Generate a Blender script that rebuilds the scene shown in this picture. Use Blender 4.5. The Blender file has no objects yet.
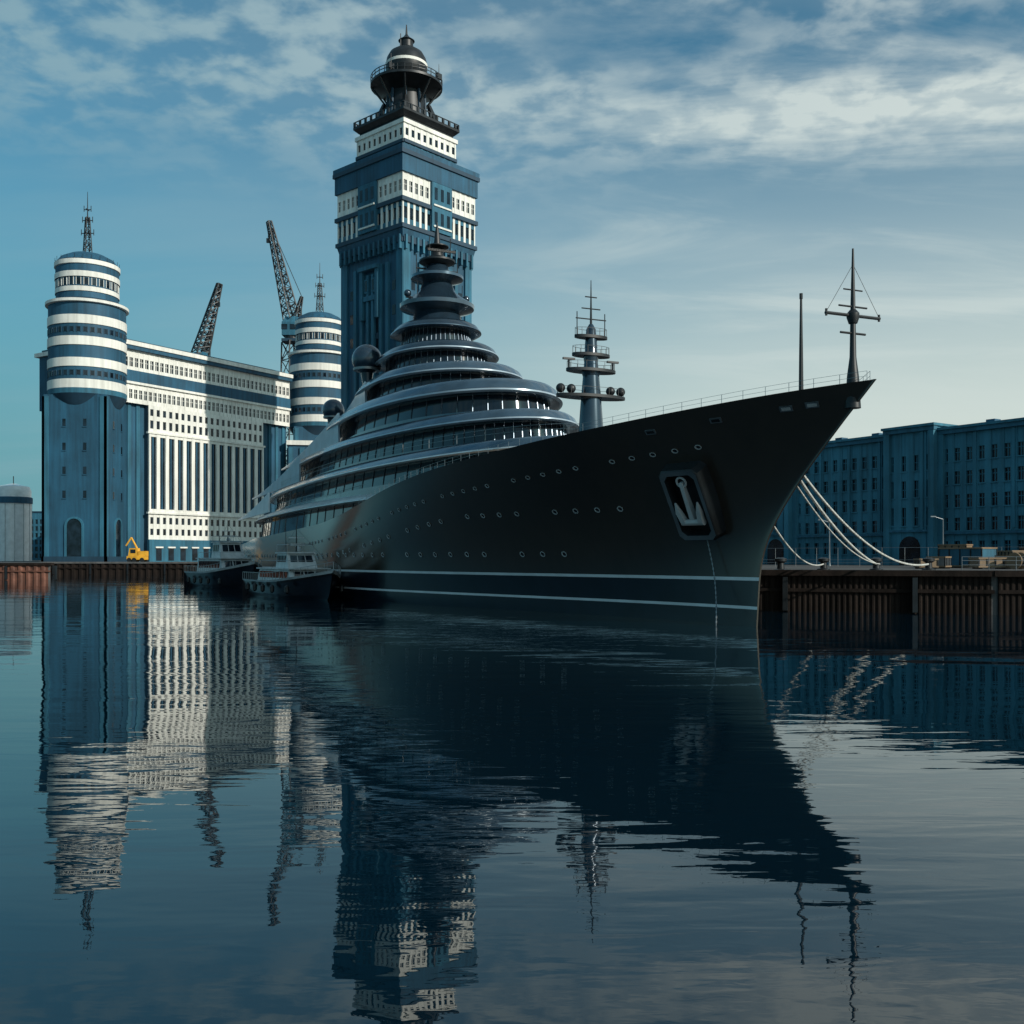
import bpy, math, random
from mathutils import Matrix, Vector
random.seed(7)
sc = bpy.context.scene
R = math.radians

# ------------------------------------------------------------------ materials
def mat(name, col, rough=0.5, metal=0.0, var=0.15, nscale=0.6, bump=0.0, bscale=8.0, coat=0.0, streak=0.0, spec=0.5):
    m = bpy.data.materials.new(name); m.use_nodes = True
    nt = m.node_tree; N = nt.nodes; L = nt.links
    bs = N["Principled BSDF"]
    bs.inputs["Roughness"].default_value = rough
    bs.inputs["Metallic"].default_value = metal
    bs.inputs["Coat Weight"].default_value = coat
    bs.inputs["Coat Roughness"].default_value = 0.08
    bs.inputs["Specular IOR Level"].default_value = spec
    tc = N.new("ShaderNodeTexCoord")
    n1 = N.new("ShaderNodeTexNoise"); n1.inputs["Scale"].default_value = nscale; n1.inputs["Detail"].default_value = 6
    L.new(tc.outputs["Object"], n1.inputs["Vector"])
    mp = N.new("ShaderNodeMapping"); mp.inputs["Scale"].default_value = (1.2, 1.2, 0.08)
    L.new(tc.outputs["Object"], mp.inputs["Vector"])
    n2 = N.new("ShaderNodeTexNoise"); n2.inputs["Scale"].default_value = 1.0; n2.inputs["Detail"].default_value = 5
    L.new(mp.outputs[0], n2.inputs["Vector"])
    mx = N.new("ShaderNodeMath"); mx.operation = 'MULTIPLY_ADD'; mx.inputs[1].default_value = streak
    L.new(n2.outputs["Fac"], mx.inputs[0]); 
    m2 = N.new("ShaderNodeMath"); m2.operation = 'MULTIPLY'; m2.inputs[1].default_value = 1 - streak
    L.new(n1.outputs["Fac"], m2.inputs[0]); L.new(m2.outputs[0], mx.inputs[2])
    cr = N.new("ShaderNodeValToRGB")
    lo = [max(0, c * (1 - var * 1.6)) for c in col]; hi = [min(1, c * (1 + var)) for c in col]
    cr.color_ramp.elements[0].position = 0.32; cr.color_ramp.elements[0].color = (*lo, 1)
    cr.color_ramp.elements[1].position = 0.68; cr.color_ramp.elements[1].color = (*hi, 1)
    L.new(mx.outputs[0], cr.inputs[0]); L.new(cr.outputs[0], bs.inputs["Base Color"])
    if bump > 0:
        n3 = N.new("ShaderNodeTexNoise"); n3.inputs["Scale"].default_value = bscale; n3.inputs["Detail"].default_value = 4
        L.new(tc.outputs["Object"], n3.inputs["Vector"])
        bp = N.new("ShaderNodeBump"); bp.inputs["Strength"].default_value = bump; bp.inputs["Distance"].default_value = 0.05
        L.new(n3.outputs["Fac"], bp.inputs["Height"]); L.new(bp.outputs[0], bs.inputs["Normal"])
    return m

M = {}
M['hull'] = mat("hull_paint", (0.052, 0.040, 0.032), 0.30, 0.45, 0.14, 0.12, 0.06, 0.5, coat=1.0, streak=0.35, spec=.8)
M['hull'].node_tree.nodes["Principled BSDF"].inputs["Coat Roughness"].default_value = 0.17
M['hull'].node_tree.nodes["Principled BSDF"].inputs["Coat IOR"].default_value = 1.55
M['hull'].node_tree.nodes["Principled BSDF"].inputs["Coat Tint"].default_value = (1, .96, .9, 1)
M['boot'] = mat("boot_paint", (0.006, 0.010, 0.018), 0.3, 0.0, 0.2, coat=0.3)
M['white'] = mat("white_gelcoat", (0.74, 0.77, 0.78), 0.3, 0, 0.08, coat=0.4)
M['offwhite'] = mat("weathered_white_paint", (0.50, 0.53, 0.54), 0.45, 0, 0.2, 1.5, streak=.5)
M['lip'] = mat("deck_edge_pale_blue", (0.36, 0.45, 0.52), 0.28, 0.15, 0.12, coat=0.5)
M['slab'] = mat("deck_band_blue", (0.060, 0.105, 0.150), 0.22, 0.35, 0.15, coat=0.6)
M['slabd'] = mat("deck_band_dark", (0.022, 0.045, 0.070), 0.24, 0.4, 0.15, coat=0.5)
M['glass'] = mat("dark_glass", (0.006, 0.011, 0.018), 0.06, 0, 0.3, 0.3, spec=0.6)
M['teak'] = mat("teak_deck", (0.22, 0.15, 0.09), 0.6)
M['steel'] = mat("steel_grey", (0.25, 0.28, 0.30), 0.35, 0.7)
M['galv'] = mat("galvanised_steel", (0.50, 0.52, 0.52), 0.5, 0.2)
M['black'] = mat("black_steel", (0.014, 0.018, 0.022), 0.45, 0.2, 0.3)
M['rope'] = mat("mooring_rope", (0.50, 0.51, 0.48), 0.8, 0, .3, 6)
M['bwall'] = mat("blue_wall", (0.013, 0.080, 0.142), 0.7, 0, 0.32, 0.12, 0.3, 3, streak=0.5)
M['bwall2'] = mat("blue_wall_light", (0.023, 0.125, 0.195), 0.75, 0, 0.32, 0.12, 0.3, 3, streak=0.5)
M['bwall3'] = mat("teal_wall", (0.040, 0.180, 0.255), 0.8, 0, 0.34, 0.12, 0.3, 3, streak=0.5)
M['bdark'] = mat("blue_trim", (0.012, 0.045, 0.080), 0.6, 0, 0.2, 0.2, streak=0.4)
M['cream'] = mat("cream_render", (0.76, 0.76, 0.71), 0.75, 0, 0.16, 0.15, 0.3, 3, streak=0.55)
M['wglass'] = mat("window_glass", (0.008, 0.016, 0.026), 0.12, 0, 0.5, 0.5, spec=0.45)
M['conc'] = mat("quay_concrete", (0.10, 0.10, 0.10), 0.85, 0, 0.3, 0.3, 0.5, 4, streak=0.5)
M['rust'] = mat("rusty_piling", (0.016, 0.011, 0.009), 0.9, 0.0, 0.5, 0.5, 0.6, 5, streak=0.6, spec=.2)
M['ground'] = mat("ground_asphalt", (0.06, 0.06, 0.06), 0.9, 0, 0.3, 0.08, 0.4, 2)
M['yellow'] = mat("yellow_paint", (0.75, 0.38, 0.03), 0.45)
M['rustred'] = mat("red_oxide_paint", (0.14, 0.055, 0.035), 0.7, 0, 0.3)
M['roof'] = mat("roof_blue", (0.04, 0.09, 0.13), 0.6, 0, 0.2)

# ------------------------------------------------------------------ mesh builder
class MB:
    def __init__(s, X=None):
        s.v = []; s.f = []; s.m = []; s.X = X or Matrix.Identity(4)
    def add(s, pts, faces, m):
        b = len(s.v)
        s.v += [tuple(s.X @ Vector(p)) for p in pts]
        for i, f in enumerate(faces):
            s.f.append([b + k for k in f]); s.m.append(m if isinstance(m, str) else m[i])
    def box(s, x0, x1, y0, y1, z0, z1, m):
        if x0 > x1: x0, x1 = x1, x0
        if y0 > y1: y0, y1 = y1, y0
        p = [(x0,y0,z0),(x1,y0,z0),(x1,y1,z0),(x0,y1,z0),(x0,y0,z1),(x1,y0,z1),(x1,y1,z1),(x0,y1,z1)]
        s.add(p, [(0,3,2,1),(4,5,6,7),(0,1,5,4),(1,2,6,5),(2,3,7,6),(3,0,4,7)], m)
    def loft(s, rings, m, caps=(True, True)):
        n = len(rings[0]); pts = [p for r in rings for p in r]; fs = []; ms = []
        for j in range(len(rings) - 1):
            mm = m if isinstance(m, str) else m[j]
            for i in range(n):
                k = (i + 1) % n
                fs.append((j*n+i, j*n+k, (j+1)*n+k, (j+1)*n+i)); ms.append(mm)
        if caps[0]: fs.append(tuple(reversed(range(n)))); ms.append(ms[0])
        if caps[1]: fs.append(tuple((len(rings)-1)*n+i for i in range(n))); ms.append(m if isinstance(m, str) else m[-1])
        s.add(pts, fs, ms)
    def lathe(s, cx, cy, prof, m, n=40, caps=(True, True)):
        s.loft([[(cx + r*math.cos(2*math.pi*i/n), cy + r*math.sin(2*math.pi*i/n), z) for i in range(n)] for r, z in prof], m, caps)
    def sq(s, a, z0, z1, m, a2=None):
        a2 = a if a2 is None else a2
        s.loft([[(-a,-a,z0),(a,-a,z0),(a,a,z0),(-a,a,z0)], [(-a2,-a2,z1),(a2,-a2,z1),(a2,a2,z1),(-a2,a2,z1)]], m)
    def cyl(s, p0, p1, r0, m, r1=None, n=8):
        r1 = r0 if r1 is None else r1
        p0 = Vector(p0); p1 = Vector(p1); d = (p1 - p0).normalized()
        a = d.orthogonal().normalized(); b = d.cross(a)
        s.loft([[tuple(p + r*(math.cos(2*math.pi*i/n)*a + math.sin(2*math.pi*i/n)*b)) for i in range(n)] for p, r in ((p0, r0), (p1, r1))], m)
    def tube(s, pts, r, m, n=6):
        for a, b in zip(pts[:-1], pts[1:]): s.cyl(a, b, r, m, n=n)
    def sphere(s, c, r, m, n=24, k=12, sz=1.0):
        s.loft([[(c[0]+r*math.sin(t)*math.cos(2*math.pi*i/n), c[1]+r*math.sin(t)*math.sin(2*math.pi*i/n), c[2]-sz*r*math.cos(t)) for i in range(n)]
                for t in [math.pi*(0.02+0.96*j/k) for j in range(k+1)]], m)
    def lattice(s, p0, p1, w0, w1, n, m, r=0.12):
        p0 = Vector(p0); p1 = Vector(p1); d = (p1-p0).normalized()
        a = d.orthogonal().normalized(); b = d.cross(a)
        def c(k, q):
            t = k/n; w = (w0*(1-t)+w1*t)/2; sg = [(1,1),(-1,1),(-1,-1),(1,-1)][q]
            return p0 + (p1-p0)*t + a*w*sg[0] + b*w*sg[1]
        for q in range(4):
            s.cyl(c(0,q), c(n,q), r, m, n=5)
            for k in range(n):
                q2 = (q+1) % 4
                s.cyl(c(k,q), c(k+1,q2), r*0.6, m, n=4)
                if k % 2: s.cyl(c(k,q2), c(k+1,q), r*0.6, m, n=4)
                s.cyl(c(k+1,q), c(k+1,q2), r*0.6, m, n=4)
    def facade(s, L0, L1, z0, z1, n, wf, rows, mw, mg='wglass', d=0.45, mp=None, mull=False):
        mp = mp or mw
        s.box(L0, L1, -0.05, 0.0, z0, z1, mg)
        zs = [z0] + [q for r in rows for q in r] + [z1]
        for i in range(0, len(zs), 2):
            if zs[i+1]-zs[i] > 0.01: s.box(L0, L1, -d, -0.051, zs[i], zs[i+1], mw)
        w = (L1-L0)/n; pw = w*(1-wf)
        for i in range(n+1):
            c = L0 + i*w
            s.box(max(L0, c-pw/2)-0.002*(i == 0), min(L1, c+pw/2)+0.002*(i == n), -d-0.08, -0.052, z0, z1, mp)
        if mull:
            for i in range(n):
                c = L0+(i+.5)*w
                for r in rows:
                    s.box(c-0.06, c+0.06, -0.18, -0.053, r[0], r[1], mw)
                    s.box(L0+i*w+pw/2, L0+(i+1)*w-pw/2, -0.16, -0.054, (r[0]*0.4+r[1]*0.6)-0.05, (r[0]*0.4+r[1]*0.6)+0.05, mw)
    def build(s, name, parent=None, smooth=True, ang=35):
        me = bpy.data.meshes.new(name); me.from_pydata(s.v, [], s.f)
        used = []
        for q in s.m:
            if q not in used: used.append(q)
        for u in used: me.materials.append(M[u])
        ix = {u: i for i, u in enumerate(used)}
        me.polygons.foreach_set("material_index", [ix[q] for q in s.m])
        me.update()
        if smooth:
            me.shade_smooth(); me.set_sharp_from_angle(angle=R(ang))
        o = bpy.data.objects.new(name, me); sc.collection.objects.link(o)
        if parent: o.parent = parent
        return o
def empty(name):
    o = bpy.data.objects.new(name, None); sc.collection.objects.link(o); return o
def frame(ox, oy, dx, dy, oz=0):
    l = math.hypot(dx, dy); dx /= l; dy /= l
    return Matrix(((dx, -dy, 0, ox), (dy, dx, 0, oy), (0, 0, 1, oz), (0, 0, 0, 1)))
def interp(tab, x):
    if x <= tab[0][0]: return tab[0][1]
    for (a, b), (c, d) in zip(tab[:-1], tab[1:]):
        if x <= c: return b + (d-b)*(x-a)/(c-a)
    return tab[-1][1]
def sinterp(tab, x, h):
    return sum(interp(tab, x + h*k/4) for k in range(-4, 5))/9

# ------------------------------------------------------------------ superyacht
AX = Matrix(((-.392, -.92, 0, 14.2), (.92, -.392, 0, 58), (0, 0, 1, 0), (0, 0, 0, 1)))  # x=aft, y=starboard
yacht = empty("superyacht")
STEM = [(-2, 0.2), (0, 0), (3, -.25), (4.4, -.6), (6.1, -1.7), (8.25, -3.8), (10.9, -7.0), (12.9, -9.6), (13.5, -10.4)]
SHEER = [(-10, 12.95), (8, 11.9), (31, 10.4), (44, 8.6), (54, 7.7), (80, 7.2), (125, 6.6), (140, 6.4)]
tstem = lambda z: sinterp(STEM, z, 0.8)
def sheer(t): return sinterp(SHEER, t, 7) 
def hb(t, z):
    d = max(0, t - tstem(z)); q = min(d/60, 1); g = max(0, min(1, z/sheer(t)))**1.45
    A = math.sin(math.pi/2*q)**1.5; B = 1-(1-q)**2.75
    a = min(1, max(0, (t-95)/45)); a = a*a*(3-2*a)
    return 13*((1-g)*A+g*B)*(1-0.22*a)*(0.93 if z < 0 else 1)
LEV = [-1.5, 0, 1.0, 1.18, 2.68, 2.88]
NR = 12; NS = 110
h = MB(AX)
def tcol(i, j):
    s = (i/NS)**1.7
    if j < len(LEV):
        z = LEV[j]; t = tstem(z)+s*(140-tstem(z))
    else:
        fr = (j-len(LEV)+1)/NR; t = -9.6+s*149.6
        for _ in range(12):
            z = 2.88 + fr*(sheer(t)-2.88); t = tstem(z)+s*(140-tstem(z))
    return t, z
rows = len(LEV)+NR
for side in (1, -1):
    pts = []; fs = []; ms = []
    for i in range(NS+1):
        for j in range(rows):
            t, z = tcol(i, j); pts.append((t, side*max(hb(t, z), 0.04), z))
    for i in range(NS):
        for j in range(rows-1):
            q = (i*rows+j, (i+1)*rows+j, (i+1)*rows+j+1, i*rows+j+1)
            fs.append(q if side > 0 else q[::-1])
            ms.append('white' if j in (2, 4) else ('boot' if j < 4 else 'hull'))
    h.add(pts, fs, ms)
ptsS = []; fsS = []
for j in range(rows):
    t, z = tcol(0, j); ptsS += [(t-0.02, 0.05, z), (t-0.02, -0.05, z)]
for j in range(rows-1): fsS.append((2*j, 2*j+2, 2*j+3, 2*j+1))
h.add(ptsS, fsS, 'hull')
pT = []; 
for j in range(rows):
    t, z = tcol(NS, j); pT += [(t, hb(t, z), z), (t, -hb(t, z), z)]
h.add(pT, [(2*j, 2*j+1, 2*j+3, 2*j+2) for j in range(rows-1)], 'hull')
pD = []; fD = []; mD = []
for i in range(NS+1):
    t, z = tcol(i, rows-1); b = hb(t, z); zi = z-1.1
    ti = max(t, tstem(zi)+.7); bi = max(min(b-.3, hb(ti, zi)-.3), 0.02)
    tr = t + (0.5 if i == 0 else 0); br = max(b-.28, .02)
    pD += [(t, b, z), (tr, br, z+0.02), (ti, bi, zi), (ti, -bi, zi), (tr, -br, z+0.02), (t, -b, z)]
for i in range(NS):
    for k in range(5):
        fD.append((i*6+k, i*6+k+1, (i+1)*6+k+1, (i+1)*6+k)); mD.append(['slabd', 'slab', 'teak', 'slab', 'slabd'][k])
h.add(pD, fD, mD)
h.build("hull", yacht, ang=40)

def hframe(t, z):
    p = Vector((t, hb(t, z), z)); a = Vector((t+.3, hb(t+.3, z), z))-p; c = Vector((t, hb(t, z+.3), z+.3))-p
    a.normalize(); n = c.cross(a).normalized()
    if n.y < 0: n = -n
    up = (Vector((0, 0, 1)) - n*n.z).normalized(); al = up.cross(n)
    return p, al, up, n
def onhull(b, t, z, m_side=1):
    p, al, up, n = hframe(t, z)
    b.X = AX @ Matrix.Scale(m_side, 4, (0, 1, 0)) @ Matrix(((al.x, n.x, up.x, p.x), (al.y, n.y, up.y, p.y), (al.z, n.z, up.z, p.z), (0, 0, 0, 1)))
ports = MB()
def port(t, z, w=.34, hh=.34):
    for sd in (1, -1):
        onhull(ports, t, z, sd)
        n = 14
        e = lambda r, y: [(r*w*math.cos(2*math.pi*i/n), y, r*hh*math.sin(2*math.pi*i/n)) for i in range(n)]
        ports.loft([e(1.4, -.02), e(1.4, .05), e(1.02, .055), e(1.0, .01)], ['hull', 'galv', 'galv'], (False, False))
        ports.loft([e(1.02, -.03), e(1.01, .012)], 'glass', (False, True))
for k in range(46):
    t = 1+k*1.55
    if k % 6 == 5: continue
    port(t, sheer(t)-1.9, .17, .12)
for k in range(34):
    t = 9+k*1.9
    if k % 5 == 4: continue
    port(t, min(sheer(t)-3.6, 7.2), .18, .15)
for k in range(50):
    t = 16+k*2.15
    if k % 7 == 3: continue
    port(t, 4.3, .19, .16)
for k, t in enumerate((-6.2, -4.9, -1.0, 3.2)):
    for sd in (1, -1):
        onhull(ports, t, sheer(t)-.75, sd)
        ports.box(-.36, .36, -.02, .05, -.16, .16, 'steel'); ports.box(-.26, .26, .051, .06, -.09, .09, 'galv' if k < 2 else 'black')
ports.build("portholes", yacht)

def w2p(p): return 512+1000*p[0]/p[1]
best = min([(-3+.1*k) for k in range(150)], key=lambda t: abs(w2p(AX @ Vector((t, hb(t, 7.6), 7.6)))-697))
anc = MB()
for sd in (1, -1):
    onhull(anc, best, 7.6, sd)
    def rr(w, hh, y, sh=0, c=.3):
        return [(sx*(w-(c if q else 0)), y, sh + sz*(hh-(0 if q else c))) for sx, sz, q in
                ((1,-1,0),(1,1,0),(1,1,1),(-1,1,1),(-1,1,0),(-1,-1,0),(-1,-1,1),(1,-1,1))]
    anc.loft([rr(1.6, 2.6, -.9), rr(1.5, 2.4, .5), rr(1.4, 2.35, 1.0), rr(1.33, 2.28, 1.08), rr(1.08, 2.0, 1.05), rr(1.0, 1.9, .3)], ['black', 'black', 'black', 'steel', 'black'], (False, False))
    anc.loft([rr(1.1, 2.0, .2), rr(1.1, 2.0, .35)], 'black')
    anc.X = anc.X @ Matrix.Translation((0, .6, 0))
    anc.loft([[(-.16,.1,-1.1),(.16,.1,-1.1),(.16,.5,-1.1),(-.16,.5,-1.1)], [(-.11,.15,1.5),(.11,.15,1.5),(.11,.42,1.5),(-.11,.42,1.5)]], 'galv')
    anc.cyl((-.8, .42, -1.1), (.8, .42, -1.1), .2, 'galv', n=10)
    for q in (-1, 1):
        anc.loft([[(q*.62-.16,.25,-1.1),(q*.62+.16,.25,-1.1),(q*.62+.16,.62,-1.1),(q*.62-.16,.62,-1.1)], [(q*.74-.2,.3,-.4),(q*.74+.12,.3,-.4),(q*.74+.12,.6,-.4),(q*.74-.2,.6,-.4)], [(q*.8-.04,.45,.25),(q*.8+.04,.45,.25),(q*.8+.04,.52,.25),(q*.8-.04,.52,.25)]], 'galv')
    rg = [(.32*math.cos(2*math.pi*i/12), .3, 1.5+.32*math.sin(2*math.pi*i/12)) for i in range(13)]
    anc.tube(rg, .07, 'galv')
anc.build("anchor_pocket", yacht)
ch = MB(AX)
P0 = Vector((best, hb(best, 5.3)+.25, 5.3)); P1 = Vector((best-1.2, hb(best-1.2, .0)+1.3, -.3))
prev = None
for k in range(40):
    f = k/39; p = P0.lerp(P1, f); p.y += -.45*math.sin(math.pi*f)+.15; p.x += .25*math.sin(math.pi*f)
    if prev is not None: ch.cyl(prev, p, .025 if k % 2 else .05, 'steel', n=6)
    prev = p
ch.build("anchor_chain", yacht)

su = MB(AX)
def outline(tf, ta, W, z, ins=0.0, n=96):
    c = tf + (ta-tf)*0.5; af = c-tf-ins; aa = ta-c-ins; w = W-ins; out = []
    for i in range(n):
        th = 2*math.pi*i/n; cx, sy = math.cos(th), math.sin(th)
        e = 2.1 if cx < 0 else 2.9
        out.append((c + (af if cx < 0 else aa)*math.copysign(abs(cx)**(2/e), cx), w*math.copysign(abs(sy)**(2/e), sy), z))
    return out
def tier(tf, ta, W, z0, z1, inset=1.0, slab=0.8, ms='slab', rail=False, mull=2, lip='lip'):
    o = lambda z, ins: outline(tf, ta, W, z, ins)
    zs = z1-slab
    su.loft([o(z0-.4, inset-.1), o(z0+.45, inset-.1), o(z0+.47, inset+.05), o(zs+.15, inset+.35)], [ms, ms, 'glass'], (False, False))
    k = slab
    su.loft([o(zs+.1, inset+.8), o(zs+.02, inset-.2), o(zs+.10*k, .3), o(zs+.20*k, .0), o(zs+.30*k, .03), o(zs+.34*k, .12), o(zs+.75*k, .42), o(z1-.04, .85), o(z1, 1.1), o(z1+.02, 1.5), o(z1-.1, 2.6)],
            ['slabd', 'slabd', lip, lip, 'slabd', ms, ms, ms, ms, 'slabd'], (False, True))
    a = o(z0+.46, inset+.02); b = o(zs+.15, inset+.32)
    for i in range(0, len(a), mull):
        su.cyl(a[i], b[i], .05, 'slabd', n=4)
    if rail:
        r0 = o(z1, .7); r1 = o(z1+.85, .7)
        for i in range(0, len(r0), 2): su.cyl(r0[i], r1[i], .016, 'steel', n=4)
        for zz in (.45, .85):
            rr_ = o(z1+zz, .7); su.tube(rr_+[rr_[0]], .016, 'steel', n=4)
tier(26, 134, 12.2, 6.6, 10.6, .9, 1.0, 'white', mull=1, rail=True, lip='white')
tier(21, 122, 12.0, 10.6, 13.6, 1.2, 1.1, 'slab', mull=1, rail=True, lip='white')
tier(29, 106, 11.2, 13.6, 16.8, 1.2, 1.2, 'slab', mull=1)
tier(34, 82, 10.2, 16.8, 20.2, 1.1, 1.5, 'slab')
tier(43, 70, 8.2, 20.2, 23.4, 1.0, 1.3, 'slab')
tier(48.5, 66, 6.3, 23.4, 26.6, 1.0, 1.2, 'slabd')
tier(52, 63, 4.8, 26.6, 29.6, 1.0, 1.1, 'slabd', lip='slab')
for (tf, ta, w, z, hh) in ((98, 133, 11.7, 10.7, 2.6), (78, 120, 11.2, 13.7, 2.9), (62, 100, 10.0, 16.9, 3.2), (58, 76, 8.0, 20.3, 2.8)):
    for sd in (1, -1):
        rings = []
        for k in range(9):
            f = k/8; t = tf+(ta-tf)*f; hq = hh*(1-f)**1.5+.15; ww = w-.5*f
            rings.append([(t, sd*ww, z-.1), (t, sd*(ww-.22), z-.1), (t+.8, sd*(ww-.32), z+hq), (t+.8, sd*(ww-.14), z+hq)])
        su.loft(rings, 'lip' if z > 12 else 'white')
for (t, v, z) in ((112, 6, 13.6), (116, 5, 13.6), (96, 5, 16.8), (100, 4, 16.8), (84, 5, 16.8)):
    su.box(t-1, t+1, v-.9, v+.9, z, z+.5, 'white'); su.box(t+.6, t+1, v-.9, v+.9, z+.5, z+1.1, 'teak')
for (t, z) in ((92, 16.8), (76, 20.0)):
    su.loft([[(t-2.5, -3, z-.2), (t+3, -3, z-.2), (t+3, 3, z-.2), (t-2.5, 3, z-.2)], [(t-1.8, -2.4, z+2.1), (t+1.5, -2.4, z+2.1), (t+1.5, 2.4, z+2.1), (t-1.8, 2.4, z+2.1)]], 'slab')
su.build("superstructure", yacht, ang=30)

ma = MB(AX)
C = 57.4
ma.lathe(C, 0, [(3.4, 29.4), (2.9, 29.9), (2.5, 31.0), (4.1, 31.5), (4.15, 31.9), (3.0, 32.6), (2.1, 33.3), (1.6, 34.4), (2.9, 34.8), (2.9, 35.1), (1.5, 35.6), (1.1, 36.4)],
         ['slabd']*3+['slab', 'slabd', 'slabd', 'slabd', 'slabd', 'slab', 'slabd', 'slabd'], n=32)
ma.lathe(C, 0, [(1.0, 36.4), (2.0, 36.7), (2.0, 36.9), (.8, 37.2), (.6, 38.2), (1.3, 38.4), (1.3, 38.5), (.4, 38.6), (.25, 40.0), (.05, 41.2)], 'black', n=20)
for sd in (-1, 1):
    ma.cyl((C, 0, 32.6), (C, sd*3.6, 32.6), .12, 'black'); ma.sphere((C, sd*3.4, 33.0), .42, 'slabd', 16, 8)
    ma.cyl((C, 0, 35.9), (C, sd*2.4, 35.9), .09, 'black'); ma.cyl((C, sd*2.4, 35.4), (C, sd*2.4, 37.4), .05, 'black')
    ma.cyl((C-1, sd*1.2, 36.8), (C-1, sd*1.2, 39.2), .05, 'black')
    ma.cyl((C-1, sd*2.6, 31.9), (C-1, sd*2.6, 34.2), .04, 'black'); ma.cyl((C+1, sd*1.2, 35.1), (C+1, sd*1.2, 37.9), .04, 'black')
    ma.box(C-1.6, C-1.4, -1.6, 1.6, 37.5, 37.75, 'black')
for (t, v, z, r) in ((62.5, 6.6, 26.4, 1.7), (74.0, 7.8, 22.2, 1.35), (62.5, -6.6, 26.4, 1.7), (74, -7.8, 22.2, 1.35)):
    ma.sphere((t, v, z), r, 'slabd'); ma.cyl((t, v, z-r-2.2), (t, v, z-r*.8), .3, 'slabd', .75, 12); ma.lathe(t, v, [(r*.9, z-r*.75), (r*.92, z-r*.6)], 'steel', n=20)
ma.build("radar_mast", yacht)

fm = MB(AX); C = 20.7
fm.lathe(C, 0, [(1.15, 10.4), (1.0, 13.5), (.8, 16.2), (.55, 19), (.38, 21.6), (.16, 22)], 'slabd', n=14)
for z, w, r in ((16.3, 2.95, .85), (18.3, 2.1, .75), (19.5, 1.6, .6), (20.9, 1.4, .45)):
    fm.loft([[(C+r*1.2*math.cos(a), w*math.sin(a), zz) for a in [2*math.pi*i/24 for i in range(24)]] for zz in (z, z+.22)], 'black')
    fm.lathe(C, 0, [(.5, z-.7), (r, z)], 'slabd', n=14)
    rp = [(C+r*1.15*math.cos(a), w*.97*math.sin(a), z+.75) for a in [2*math.pi*i/16 for i in range(17)]]
    fm.tube(rp, .018, 'black', 4)
    for p in rp: fm.cyl((p[0], p[1], z+.2), p, .018, 'black', n=4)
for v in (-2.6, -1.7, 1.7, 2.6):
    fm.sphere((C, v, 16.95), .36, 'black', 12, 8)
for v in (-1.9, 1.9): fm.cyl((C, v, 18.5), (C, v, 19.2), .08, 'black'); fm.box(C-.1, C+.1, v-.5, v+.5, 19.15, 19.3, 'black')
fm.cyl((C, 0, 22), (C, 0, 25.4), .1, 'black', .03)
for z, w in ((22.4, 1.3), (23.2, .8), (24.1, .5)): fm.cyl((C, -w, z), (C, w, z), .05, 'black')
for v in (-1.2, 1.2): fm.cyl((C, v, 21.1), (C, v, 22.9), .04, 'black')
fm.build("foredeck_mast", yacht)

bm = MB(AX); C = -7.9
bm.lathe(C, 0, [(.40, 11.6), (.30, 13.2), (.17, 14.2), (.12, 17), (.05, 19.7)], 'black', n=12)
bm.cyl((C, -1.75, 16.3), (C, 1.75, 16.3), .085, 'black'); bm.cyl((C, -.9, 16.75), (C, .9, 16.75), .05, 'black')
bm.cyl((C, -.8, 15.4), (C, .8, 15.4), .06, 'black'); bm.cyl((C, -.6, 17.6), (C, .6, 17.6), .04, 'black')
bm.lathe(C, 0, [(.22, 15.9), (.32, 16.2), (.32, 16.4), (.15, 16.6)], 'black', n=12)
for v in (-1.7, 1.7): bm.cyl((C, v, 16.15), (C, v, 16.5), .06, 'black'); bm.cyl((C, v, 16.35), (C, 0, 18.9), .012, 'black', n=4)
bm.lathe(-3.9, 0, [(.15, 11.4), (.11, 15), (.06, 18.3)], 'black', n=10)
bm.cyl((-3.9, 0, 18.1), (-3.9, 0, 18.4), .09, 'black')
for v in (-2.2, 2.2): bm.lathe(5, v, [(.5, 11), (.5, 11.5), (.3, 11.7), (.5, 12.3)], 'steel', n=14)
prevs = {}
for i in range(44):
    t = -9.0+i*1.2
    for sd in (1, -1):
        z = sheer(t); b = max(hb(t, z)-.18, .03)*sd
        p = Vector((t, b, z)); q = Vector((t, b, z+.5))
        bm.cyl(p, q, .016, 'steel', n=5)
        if sd in prevs:
            for zz in (.25, .5): bm.cyl(prevs[sd]+Vector((0, 0, zz)), p+Vector((0, 0, zz)), .010, 'steel', n=4)
        prevs[sd] = p
bm.build("bow_fittings", yacht)

# ------------------------------------------------------------------ mooring ropes
def rope(name, a, b, sag, r):
    mb = MB(); a = Vector(a); b = Vector(b); pts = []
    for k in range(29):
        f = k/28; p = a.lerp(b, f); p.z -= sag*4*f*(1-f); pts.append(p)
    n = 8
    rings = []
    for k, p in enumerate(pts):
        d = (pts[min(k+1, 28)]-pts[max(k-1, 0)]).normalized(); u = d.cross(Vector((0, 0, 1))).normalized(); w = u.cross(d)
        rings.append([tuple(p + r*(math.cos(2*math.pi*i/n)*u+math.sin(2*math.pi*i/n)*w)) for i in range(n)])
    mb.loft(rings, 'rope'); return mb.build(name)
st = lambda t, z: AX @ Vector((t, -hb(t, z)-.05, z))
BOL = [(35.0, 84), (30.6, 84), (26.8, 86), (44, 82), (21.5, 80)]
rope("mooring_rope", st(-2.9, 8.9), (BOL[0][0], BOL[0][1], 3.5), 1.7, .08)
rope("mooring_rope", st(-2.6, 8.7), (BOL[1][0], BOL[1][1], 3.5), .7, .09)
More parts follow.
